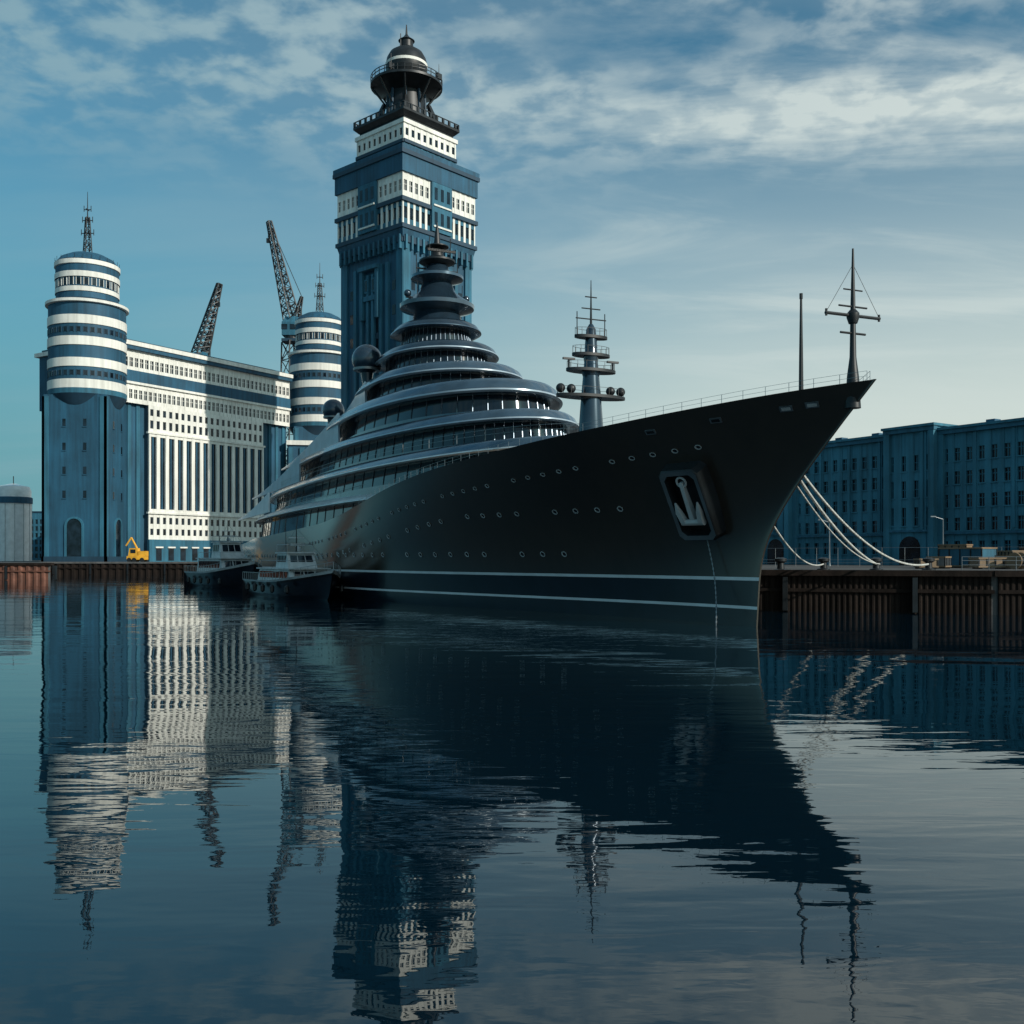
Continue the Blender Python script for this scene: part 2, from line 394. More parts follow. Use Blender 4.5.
rope("mooring_rope", st(-2.2, 8.5), (BOL[1][0]+.3, BOL[1][1], 3.5), 1.1, .05)
rope("mooring_rope", st(-0.6, 6.3), (BOL[2][0], BOL[2][1], 3.5), 1.0, .06)
for (x, y) in BOL:
    b = MB(); b.lathe(x, y, [(.55, 3.0), (.55, 3.08), (.3, 3.15), (.26, 3.6), (.48, 3.75), (.48, 3.95), (.2, 4.05)], 'black', n=16); b.build("mooring_bollard")

# ------------------------------------------------------------------ land, quay walls
LAND = [(17.5, 76), (34, 70.5), (90, 58), (2500, 58), (2500, 4000), (-2500, 4000), (-2500, 182), (-84, 182), (-113, 240), (-46, 238), (-30, 206), (13.5, 104), (15.3, 92)]
g = MB(); n = len(LAND)
g.add([(x, y, 3.0) for x, y in LAND]+[(x, y, -3.0) for x, y in LAND], [tuple(range(n))]+[(i, i+n, (i+1) % n+n, (i+1) % n) for i in range(n)], ['ground']+['conc']*n)
g.build("ground", smooth=False)
def piling(name, a, b, m, pitch=.9, top='conc'):
    a = Vector((*a, 0)); b = Vector((*b, 0)); L = (b-a).length; q = MB(frame(a.x, a.y, b.x-a.x, b.y-a.y))
    k = int(L/pitch); dp = .05+pitch*.16
    pts = []
    for i in range(k):
        x = i*pitch
        pts += [(x, -.05), (x+pitch*.2, -dp), (x+pitch*.5, -dp), (x+pitch*.7, -.05)]
    pts.append((k*pitch, -.05))
    v = [(x, y, z) for x, y in pts for z in (-2, 2.72)]
    q.add(v, [(2*i, 2*i+2, 2*i+3, 2*i+1) for i in range(len(pts)-1)], m)
    q.box(-.3, L+.3, -.5, .9, 2.7, 3.12, top)
    for i in range(int(L/9)+1):
        q.box(i*9+3, i*9+3.35, -.6, -dp, .1, 2.6, 'black')
    q.box(0, L, -dp-.12, -.06, 1.5, 1.75, m)
    return q.build(name, smooth=False)
piling("quay_wall", (17.5, 76), (34, 70.5), 'rust', .4, top='rust'); piling("quay_wall", (34.2, 70.4), (90, 58), 'rust', .4, top='rust')
piling("quay_wall", (-230, 182), (-84, 182), 'rustred', 1.4, top='rust'); piling("quay_wall", (-113, 240), (-46, 238), 'rust', 1.8)
piling("quay_wall", (13.5, 104), (15.3, 92), 'rust'); piling("quay_wall", (-30, 206), (13.5, 104), 'rust')

# ------------------------------------------------------------------ striped round towers and warehouse
def ring_windows(b, cx, cy, r, z0, z1, n, w, m='wglass', fr='cream'):
    X = b.X
    for i in range(n):
        a = 2*math.pi*i/n
        b.X = X @ Matrix.Translation((cx, cy, 0)) @ Matrix.Rotation(a, 4, 'Z')
        b.box(r-.3, r+.06, -w/2, w/2, z0, z1, m)
        b.box(r-.3, r+.12, -w/2-.12, -w/2, z0-.1, z1+.1, fr); b.box(r-.3, r+.12, w/2, w/2+.12, z0-.1, z1+.1, fr)
    b.X = X
def antenna(b, x, y, z0, z1, m='black'):
    b.lattice((x, y, z0), (x, y, z0+(z1-z0)*.6), 1.7, .8, 6, m, .13)
    b.cyl((x, y, z0+(z1-z0)*.55), (x, y, z1), .17, m, .06)
    for f, w in ((.35, 1.6), (.55, 1.3), (.72, .9)):
        z = z0+(z1-z0)*f; b.cyl((x-w, y, z), (x+w, y, z), .12, m); b.cyl((x, y-w, z), (x, y+w, z), .12, m)
        for q in (-w, w): b.cyl((x+q, y, z-.5), (x+q, y, z+1.0), .1, m)
def ctower(name, x, y, wide=0, rot=0):
    b = MB(Matrix.Translation((x, y, 3)) @ Matrix.Rotation(R(rot), 4, 'Z'))
    a = 7.75
    b.sq(a, 0, 42.0, 'bwall')
    X = b.X
    for k in range(4):
        b.X = X @ Matrix.Rotation(k*math.pi/2, 4, 'Z')
        for q in (-1, 1): b.box(q*a-(1.6 if q > 0 else 0)+(.25 if q > 0 else -.25), q*a+(1.6 if q < 0 else 0)+(.25 if q > 0 else -.25), -a-.25, -a+.3, 0, 41.5, 'bwall2')
        b.box(-a-.4, a+.4, -a-.4, -a+.2, 0, 1.4, 'bdark')
        w = 1.9; n = 12
        arch = [(-w, 0)] + [(w*-math.cos(math.pi*i/n), 9+w*math.sin(math.pi*i/n)) for i in range(n+1)] + [(w, 0)]
        arch2 = [(-w-.5, 0)] + [((w+.5)*-math.cos(math.pi*i/n), 9+(w+.5)*math.sin(math.pi*i/n)) for i in range(n+1)] + [(w+.5, 0)]
        b.loft([[(px, -a-.02, pz+.01) for px, pz in arch], [(px, -a-.1, pz+.01) for px, pz in arch]], 'wglass')
        vs = [(px, -a-.35, pz) for px, pz in arch]+[(px, -a-.35, pz) for px, pz in arch2]+[(px, -a-.0, pz) for px, pz in arch]+[(px, -a-.0, pz) for px, pz in arch2]
        nn = len(arch); fs = []
        for i in range(nn-1):
            fs += [(i, i+1, nn+i+1, nn+i), (i, 2*nn+i, 2*nn+i+1, i+1), (nn+i, nn+i+1, 3*nn+i+1, 3*nn+i)]
        b.add(vs, fs, 'bwall2')
        for zz in (16, 22, 28, 34):
            for xx in (-2.6, 2.6):
                b.box(xx-.4, xx+.4, -a-.04, -a+.2, zz, zz+1.9, 'wglass'); b.box(xx-.55, xx+.55, -a-.18, -a+.2, zz-.2, zz-.001, 'bwall')
    b.X = X
    prof = [(7.9, 39.5), (9.5, 42.2), (9.5, 43.5)]; mm = ['bdark', 'bwall2']
    z = 43.5
    for k in range(8):
        c = 'cream' if k % 2 == 0 else 'bwall'
        hgt = 2.2 if k % 2 == 0 else 3.15
        rr_ = 9.5 if k % 2 == 0 else 9.3
        prof.append((rr_, z+.01)); mm.append(c)
        prof.append((rr_, z+hgt)); mm.append(c); z += hgt
    prof += [(10.0, z+.1), (10.0, z+.8), (8.0, z+1.6)]; mm += ['cream', 'cream', 'bdark']
    b.lathe(0, 0, prof, mm, n=56)
    ring_windows(b, 0, 0, 9.3, 46.7, 47.9, 36, .8, fr='bdark')
    ring_windows(b, 0, 0, 9.3, 57.5, 58.7, 36, .8, fr='bdark')
    z += 1.6
    b.lathe(0, 0, [(7.5, z-.5), (7.5, z+1.6), (7.7, z+1.61), (7.7, z+2.8), (7.5, z+2.81), (7.5, z+5.2), (7.8, z+5.21), (7.8, z+6.6), (7.6, z+6.61), (7.6, z+8.4), (7.9, z+8.5), (7.9, z+9.6), (7.5, z+9.9), (6.5, z+11.2), (4.4, z+12.3), (1.5, z+12.9), (.6, z+13)],
            ['bwall', 'bwall', 'cream', 'bwall', 'bwall', 'bwall', 'cream', 'bwall', 'bwall', 'cream', 'cream', 'bdark', 'bwall', 'bwall', 'bwall', 'bwall'], n=48)
    ring_windows(b, 0, 0, 7.5, z+3.2, z+4.9, 26, 1.0)
    for i in range(24):
        a_ = 2*math.pi*i/24; b.cyl((7.7*math.cos(a_), 7.7*math.sin(a_), z+9.6), (7.7*math.cos(a_), 7.7*math.sin(a_), z+10.8), .05, 'black', n=4)
    antenna(b, 0, 0, z+12.5, z+29)
    if wide:
        b.sq(a+1.6, 0, 36, 'bwall')
        for k in range(4):
            b.X = X @ Matrix.Rotation(k*math.pi/2, 4, 'Z')
            for i in range(6): b.box(-9.35+i*3.4, -9.35+i*3.4+1.4, -9.9, -9.2, 0, 35.2, 'bwall2')
        b.X = X
        b.sq(a+2.2, 36.0, 37.4, 'cream')
    return b.build(name, ang=30)
ctower("striped_round_tower", -109.5, 258)
ctower("striped_round_tower", -61.5, 320, 1, 10)

bl = MB(frame(-101.4, 262, .54, .842, 3))
L = 59.4
bl.box(-2, L, 1.6, 34, 0, 42, 'bwall'); bl.box(-2, L, .5, 35, 42, 57.0, 'bwall')
bl.X = bl.X @ Matrix.Translation((0, .5, 0))
bl.facade(-2, L, 42.0, 47.0, 40, .68, [(43.2, 45.6)], 'cream', mull=True, d=.3)
bl.box(-2.3, L+.1, -.9, .0, 47.0, 47.6, 'cream')
bl.box(-2.2, L+.05, -.75, .0, 47.62, 50.6, 'bwall')
bl.facade(-2, L, 50.6, 56.0, 38, .68, [(51.6, 54.0)], 'cream', d=.3, mull=True)
bl.box(-2.5, L+.2, -1.4, .0, 56.0, 57.0, 'bwall'); bl.box(-2.6, L+.3, -1.7, 36, 57.0, 58.1, 'cream')
bl.box(-1.6, L-1, .5, 34, 58.1, 58.9, 'roof')
bl.X = frame(-101.4, 262, .54, .842, 3)
for i in range(3): bl.box(-1+i*2.7, .1+i*2.7, 1.2, 1.59, 0, 42, 'bwall2')
for i in range(4): bl.box(49+i*2.8, 50+i*2.8, 1.2, 1.59, 0, 42, 'bwall2')
bl.box(7.1, 48, .0, 1.59, 0, 41.8, 'bdark')
bl.facade(7.1, 48, 6.0, 13.2, 20, .5, [(7.2, 8.9), (10.2, 12.0)], 'cream', d=.25)
bl.facade(7.1, 48, 13.2, 34.6, 14, .62, [(14.2, 33.6)], 'cream', 'wglass', d=.5)
w_ = (48-7.1)/14
for i in range(14):
    cx_ = 7.1+(i+.5)*w_
    bl.cyl((cx_, -.10, 14.2), (cx_, -.10, 33.6), .26, 'bwall', n=10)
bl.facade(7.1, 48, 34.6, 42.0, 20, .52, [(35.8, 38.0), (39.2, 41.0)], 'cream', d=.25)
bl.box(6.6, 48.5, -.8, .0, 34.4, 34.9, 'cream'); bl.box(6.6, 48.5, -.8, .0, 12.9, 13.4, 'cream')
bl.box(6.9, 48.2, -.9, .0, 0, 6.0, 'bwall2')
for i in range(10): bl.box(9+i*4, 10.8+i*4, -.95, -.3, .3, 3.6, 'wglass'); bl.box(8.7+i*4, 11.1+i*4, -1.3, -.91, 3.7, 4.1, 'cream')
for i in range(7): bl.box(4+i*8, 6.6+i*8, 8, 12, 58.9, 60.4, 'steel')
bl.build("warehouse_building", smooth=False)

# ------------------------------------------------------------------ tall tower
tw = MB(Matrix.Translation((-27.0, 256, 3)) @ Matrix.Rotation(R(48), 4, 'Z'))
a = 11.3
tw.sq(a, 0, 78, 'bwall')
X0 = tw.X
def faces4(fn):
    for k in range(4):
        tw.X = X0 @ Matrix.Rotation(k*math.pi/2, 4, 'Z'); fn()
    tw.X = X0
def sh():
    for q in (-11.7, 9.4): tw.box(q, q+2.3, -a-.55, -a, 0, 77, 'bwall2')
    for q in (-6.6, -4.2, 3.2, 5.6): tw.box(q, q+1.0, -a-.7, -a, 0, 73, 'bwall2')
    for q in (-2.4, -.45, 1.5): tw.box(q, q+.9, -a-.1, -a, 8, 70, 'wglass'); 
    for q in (-1.45, .5): tw.box(q-.02, q+.9, -a-.9, -a, 5, 71, 'bwall2')
    for z in range(10, 70, 5): tw.box(-2.5, 2.5, -a-.3, -a, z, z+1.4, 'bdark')
    for z in (54, 60, 66): 
        for q in (-8.6, 7.4): tw.box(q, q+1.2, -a-.06, -a, z, z+2.4, 'wglass')
    for q in (-3.4, 2.4): tw.box(q, q+1.0, -a-1.4, -a, 60, 72, 'bwall2')
    tw.box(-3.6, 3.6, -a-1.8, -a, 72, 73.0, 'bwall2'); tw.box(-2.1, 2.1, -a-1.2, -a, 64.5, 65.7, 'bwall2')
    for q in (-1.9, .7): tw.box(q, q+1.2, -a-1.0, -a, 66.5, 70, 'bwall2'); tw.box(q+.2, q+1.0, -a-1.05, -a-.9, 67, 69.6, 'wglass')
    tw.box(-11.8, 11.8, -a-.9, -a, 76.9, 78.4, 'bdark')
    for i in range(13): tw.box(-11.5+i*1.87, -10.9+i*1.87, -a-1.3, -a, 75.2, 78.6, 'bwall2')
faces4(sh)
tw.sq(12.0, 78, 80, 'bwall', 12.5); tw.sq(12.8, 80, 81, 'bdark')
tw.sq(12.0, 81, 96.5, 'bwall')
def crown():
    tw.X = tw.X @ Matrix.Translation((0, -12.05, 0))
    tw.facade(-12.4, 12.4, 81.0, 86.4, 13, .62, [(82.4, 85.2)], 'bwall2', mp='cream', mull=False, d=.3)
    tw.facade(-12.4, 12.4, 87.4, 93.4, 14, .58, [(89.0, 91.6)], 'cream', mull=True, d=.3)
    tw.box(-3.4, 3.4, -1.1, -.40, 81.2, 93.2, 'bwall2'); 
    for q in (-2.6, -.5, 1.6): tw.box(q, q+1.0, -1.15, -1.09, 83, 86.0, 'wglass'); tw.box(q, q+1.0, -1.15, -1.09, 89, 92, 'wglass')
    for z in (82.2, 87.4): tw.box(-3.0, 3.0, -1.4, -1.09, z, z+.4, 'cream')
faces4(crown)
tw.sq(12.95, 86.4, 87.4, 'bdark'); tw.sq(12.9, 93.4, 97.6, 'bwall'); tw.sq(13.3, 97.6, 98.6, 'bdark')
tw.sq(8.6, 98.6, 106.5, 'bwall')
def up():
    tw.X = tw.X @ Matrix.Translation((0, -8.62, 0))
    tw.facade(-8.9, 8.9, 98.6, 102.4, 9, .6, [(99.4, 101.4)], 'bwall2', mull=False, d=.3)
    tw.box(-9, 9, -.7, 0, 102.4, 103.2, 'bdark'); tw.facade(-8.9, 8.9, 103.2, 107.2, 9, .5, [(104.3, 106.1)], 'cream', d=.3)
    tw.box(-13.2, 13.2, -4.6, -4.5, 98.6, 99.7, 'bwall')
faces4(up)
tw.sq(9.3, 107.2, 108.2, 'cream'); tw.sq(8.4, 108.2, 109.2, 'black'); tw.sq(8.6, 109.2, 110.2, 'black', 9.6); tw.sq(9.6, 110.2, 110.8, 'black')
def parap():
    for i in range(9): tw.box(-9.4+i*2.15, -8.8+i*2.15, -9.7, -9.3, 110.8, 112.0, 'black')
    tw.box(-9.5, 9.5, -9.6, -9.4, 111.9, 112.1, 'black')
    tw.loft([[(-6.5, -6.5, 110.8), (-4.5, -6.5, 110.8), (-4.5, -4.5, 110.8), (-6.5, -4.5, 110.8)], [(-4.4, -4.4, 117), (-3.6, -4.4, 117), (-3.6, -3.6, 117), (-4.4, -3.6, 117)]], 'black')
faces4(parap)
tw.lathe(0, 0, [(6.4, 110.8), (6.0, 112.5), (4.9, 113.2), (4.4, 119.5), (6.2, 120.4), (9.2, 121.2), (9.2, 121.8), (8.6, 121.9), (5.2, 122.3), (3.6, 122.6), (3.8, 124)], 'black', n=32)
for i in range(8):
    t_ = 2*math.pi*i/8; c_, s_ = math.cos(t_), math.sin(t_)
    tw.cyl((4.4*c_, 4.4*s_, 115.5), (8.8*c_, 8.8*s_, 121.1), .25, 'black')
    tw.cyl((5.0*c_, 5.0*s_, 112), (4.6*c_, 4.6*s_, 120), .35, 'bdark')
rail = [(9.1*math.cos(2*math.pi*i/32), 9.1*math.sin(2*math.pi*i/32), 121.8) for i in range(33)]
for p in rail: tw.cyl(p, (p[0], p[1], 123.4), .1, 'black', n=4)
for z in (.8, 1.6): tw.tube([(p[0], p[1], p[2]+z) for p in rail], .1, 'black', 4)
for i in range(4):
    t_ = .4+math.pi*i/2; x_, y_ = 9.0*math.cos(t_), 9.0*math.sin(t_); tw.cyl((x_, y_, 122), (x_, y_, 126), .15, 'black', .05); tw.box(x_-.8, x_+.8, y_-.3, y_+.3, 122.2, 123.6, 'black')
tw.lathe(0, 0, [(3.6, 122.5), (4.9, 124.2), (5.3, 125.6), (5.35, 126.4), (5.4, 127.1), (5.3, 127.15), (5.0, 128.6), (4.2, 130), (2.6, 131.1), (1.5, 131.4), (1.7, 131.6), (1.7, 133.2), (2.1, 133.3), (.9, 134.2), (.3, 135), (.12, 137.5)],
         ['black', 'black', 'black', 'cream']+['black']*11, n=32)
for q in (-1, 1): tw.cyl((q*2, 0, 131), (q*2, 0, 134.5), .12, 'black')
tw.build("tall_harbour_tower", ang=30)

# ------------------------------------------------------------------ cranes behind the warehouse
def crane(name, base, tip, top, cab=1):
    b = MB(); bx, by = base; z = top
    b.lattice((bx, by, 3), (bx, by, z-4), 7, 5, 12, 'black', .3)
    b.box(bx-3, bx+3, by-3, by+3, z-4.2, z-3.2, 'bdark'); b.lathe(bx, by, [(2.4, z-3.2), (2.4, z-2)], 'black', n=16)
    b.loft([[(bx-3, by-2.6, z-2), (bx+3.4, by-2.6, z-2), (bx+3.4, by+2.6, z-2), (bx-3, by+2.6, z-2)], [(bx-3, by-2.6, z+2.6), (bx+3.4, by-2.6, z+2.6), (bx+3.4, by+2.6, z+2.6), (bx-3, by+2.6, z+2.6)], [(bx-1.4, by-2, z+4.6), (bx+2.4, by-2, z+4.6), (bx+2.4, by+2, z+4.6), (bx-1.4, by+2, z+4.6)]], 'bwall2')
    b.box(bx-3.1, bx-1, by-2.75, by-2.59, z, z+1.8, 'wglass'); b.box(bx+0, bx+2, by-2.75, by-2.59, z, z+1.8, 'wglass')
    b.lattice((bx, by, z+4), tip, 4.2, 1.3, 13, 'black', .27)
    b.lattice((bx+1.5, by, z+4), (bx+3.5, by, z+12), 2, .7, 4, 'black', .2)
    b.cyl((bx+3.5, by, z+12), tip, .12, 'black'); b.cyl((bx+3.5, by, z+12), (bx+3.4, by, z+2), .12, 'black')
    b.cyl(tip, (tip[0]-.4, tip[1], tip[2]-6), .08, 'black'); b.box(tip[0]-.9, tip[0]+.1, tip[1]-.4, tip[1]+.4, tip[2]-7.5, tip[2]-6, 'black')
    b.box(bx+3.2, bx+6.0, by-2, by+2, z-1.5, z+1.2, 'black')
    b.build(name, smooth=False)
crane("harbour_crane", (-77.5, 352), (-85.5, 352, 122.5), 84)
crane("harbour_crane", (-103.0, 330), (-96.5, 330, 94.5), 67)

# ------------------------------------------------------------------ right-hand terrace of dock buildings
rb = MB(frame(33.9, 180.3, .545, -.838, 3)); X = rb.X
segs = [(0, 16, 0), (16, 22, 1), (22, 40, 0), (40, 48, 1), (48, 66, 0), (66, 74, 1), (74, 92, 0), (92, 99, 1), (99, 122, 0)]
for (x0, x1, pr) in segs:
    off = -1.0 if pr else 0; top = 19.0 + (.7 if pr else 0)
    rb.X = X @ Matrix.Translation((0, off, 0))
    rb.box(x0, x1, .0, 16, 0, top, 'bwall3')
    n = max(2, int((x1-x0)/1.75))
    rows_ = [(z, z+1.75) for z in (1.6, 4.8, 8.0, 11.2, 14.4)] if not pr else [(5.6, 8.2), (9.6, 12.0), (13.4, 15.6)]
    rb.facade(x0, x1, 0, top-.8, n, .48 if not pr else .36, rows_, 'bwall3', d=.3, mull=False)
    wv = (x1-x0)/n
    for i in range(n):
        for r in rows_:
            c = x0+(i+.5)*wv; rb.box(c-.05, c+.05, -.14, -.053, r[0], r[1], 'bwall3'); rb.box(c-.5, c+.5, -.13, -.054, r[0]+1.1, r[0]+1.2, 'bwall3'); rb.box(c-.62, c+.62, -.46, -.301, r[0]-.16, r[0]-.001, 'bwall3')
    rb.box(x0-.15, x1+.15, -.85, 0.0, top-.8, top-.2, 'bwall2'); rb.box(x0-.3, x1+.3, -1.1, 16, top-.2, top+.15, 'bwall3')
    for xx in (x0, x1-.8):
        rb.box(xx-.05, xx+.85, -.8, -.0, 0, top-.801, 'bwall3')
    for k_ in range(1, n):
        if k_ % 3 == 0: rb.box(x0+k_*wv-.22, x0+k_*wv+.22, -.56, -.381, 5.0, top-.85, 'bwall3')
    rb.box(x0, x1, -.75, -.57, 4.3 if not pr else 4.7, 4.6 if not pr else 5.0, 'bwall2')
    if pr:
        xm = (x0+x1)/2; nA = 12; w = 1.7
        arch = [(xm-w, 0)] + [(xm-w*math.cos(math.pi*i/nA), 2.4+w*math.sin(math.pi*i/nA)) for i in range(nA+1)] + [(xm+w, 0)]
        rb.loft([[(px, -.32, pz+.01) for px, pz in arch], [(px, -.42, pz+.01) for px, pz in arch]], 'wglass')
    else:
        for k in range(2): rb.box(x0+3+k*7, x0+4.3+k*7, 6, 7.5, top+.15, top+1.5, 'bwall')
rb.build("dock_building", smooth=False)

def fence(name, a, b, hgt=1.1, st_=2.0, m='steel'):
    f = MB(frame(a[0], a[1], b[0]-a[0], b[1]-a[1], 3)); Ln = math.hypot(b[0]-a[0], b[1]-a[1]); k = int(Ln/st_)
    for i in range(k+1): f.cyl((i*st_, 0, 0), (i*st_, 0, hgt), .03, m, n=6)
    for z in (.45, .8, hgt): f.cyl((0, 0, z), (k*st_, 0, z), .02, m, n=5)
    f.build(name)
fence("quay_fence", (36, 80), (92, 68)); fence("quay_fence", (28, 125), (80, 92), 2.2, 2.5)
def lamp(x, y):
    b = MB(Matrix.Translation((x, y, 3))); b.lathe(0, 0, [(.16, 0), (.09, .6), (.05, 5.5)], 'steel', n=8)
    b.cyl((0, 0, 5.5), (-1.0, 0, 5.8), .04, 'steel'); b.box(-1.45, -.9, -.12, .12, 5.76, 5.88, 'steel'); b.build("street_lamp")
for x, y in ((50, 116), (58, 108), (40, 126)): lamp(x, y)
def crate(x, y, w, d_, h_, m, rot):
    b = MB(Matrix.Translation((x, y, 3.15)) @ Matrix.Rotation(rot, 4, 'Z'))
    b.box(-w, w, -d_, d_, 0, h_, m)
    for sx in (-1, 1):
        for i in range(5): b.box(-w+i*w/2-.06, -w+i*w/2+.06, sx*d_-.05, sx*d_+.05, .05, h_-.05, 'black')
    for zz in (.0, h_-.12): b.box(-w-.06, w+.06, -d_-.07, d_+.07, zz-.01, zz+.13, 'teak')
    b.box(-w*.8, -w*.6, -d_, d_, -.15, 0, 'black'); b.box(w*.6, w*.8, -d_, d_, -.15, 0, 'black')
    b.build("cargo_crate", smooth=False)
crs = [(44, 92, 1.5, 1, .9, 'teak'), (48, 94, 2, 1.2, 1.1, 'rustred'), (52, 97, 1.2, 1.2, 1.7, 'steel'), (41, 96, 1.0, .8, 1.0, 'steel'), (54.5, 104, 2.8, 1.2, 2.0, 'rustred'), (38.5, 93, .8, .8, .8, 'teak'), (50, 100, 1, .8, 1.6, 'teak'), (46, 101, 2.4, 1.2, 1.9, 'bwall2'), (47, 106, 1.4, 1, 2.3, 'teak')]
for i, c in enumerate(crs): crate(*c, .3*i)
b = MB(Matrix.Translation((45.5, 90, 3.75)) @ Matrix.Rotation(.5, 4, 'Z'))
for q in (-.5, .4): b.cyl((q, 0, 0), (q+.1, 0, 0), .75, 'teak', n=28)
b.cyl((-.4, 0, 0), (.4, 0, 0), .45, 'black', n=24); b.build("cable_reel")
ex = MB(Matrix.Translation((-91.0, 243, 3)))
ex.box(-2.2, 2.2, -1.2, 1.2, .6, 1.5, 'yellow')
for x in (-1.6, -.4, 1.5):
    for y in (-1.25, 1.0): ex.cyl((x, y, .55), (x, y+.3, .55), .55, 'black', n=16)
ex.loft([[(-1.9,-1.1,1.5),(.4,-1.1,1.5),(.4,1.1,1.5),(-1.9,1.1,1.5)], [(-1.6,-1,3.4),(.2,-1,3.4),(.2,1,3.4),(-1.6,1,3.4)]], 'yellow')
ex.box(-1.3, -.1, -1.12, -1.02, 2.2, 3.1, 'wglass'); ex.cyl((.8, 0, 1.6), (-1.5, 0, 6.0), .3, 'yellow', .2); ex.cyl((-1.5, 0, 6), (-2.8, 0, 4.0), .2, 'yellow'); ex.box(.5, 2.3, -1, 1, 1.5, 2.7, 'yellow')
ex.build("mobile_crane")

sx_, sy_ = -170.5, 342
si = MB(); si.lathe(sx_, sy_, [(5.6, 3), (5.6, 22.5), (6.0, 22.6), (6.0, 24.6), (5.6, 24.8), (5.6, 27), (5.0, 28.4), (1, 29.4)], ['white', 'white', 'bwall', 'bwall', 'white', 'white', 'white'], n=32)
for i in range(12):
    t_ = 2*math.pi*i/12; si.cyl((sx_+5.65*math.cos(t_), sy_+5.65*math.sin(t_), 3), (sx_+5.65*math.cos(t_), sy_+5.65*math.sin(t_), 22.5), .14, 'offwhite', n=6)
si.cyl((sx_, sy_, 29), (sx_, sy_, 32), .15, 'black'); si.build("storage_silo")
def block(name, x, y, w, d_, hh, m):
    b = MB(Matrix.Translation((x, y, 3))); b.box(-w, w, .1, d_, 0, hh, m)
    b.facade(-w, w, 0, hh, max(3, int(w)), .6, [(z, z+2) for z in range(1, int(hh)-2, 3)], m)
    b.box(-w-.3, w+.3, -.8, d_, hh, hh+.6, 'bdark'); b.build(name, smooth=False)
block("office_building", -210, 440, 8, 14, 21, 'bwall2'); block("office_building", -244, 470, 14, 14, 17, 'bwall')
block("office_building", -195, 430, 6, 10, 14, 'cream')
for i in range(14):
    block("office_building", -900+i*75+random.uniform(-20, 20), 700+random.uniform(-60, 60), random.uniform(15, 30), 30, random.uniform(10, 22), random.choice(['bwall', 'bwall2']))

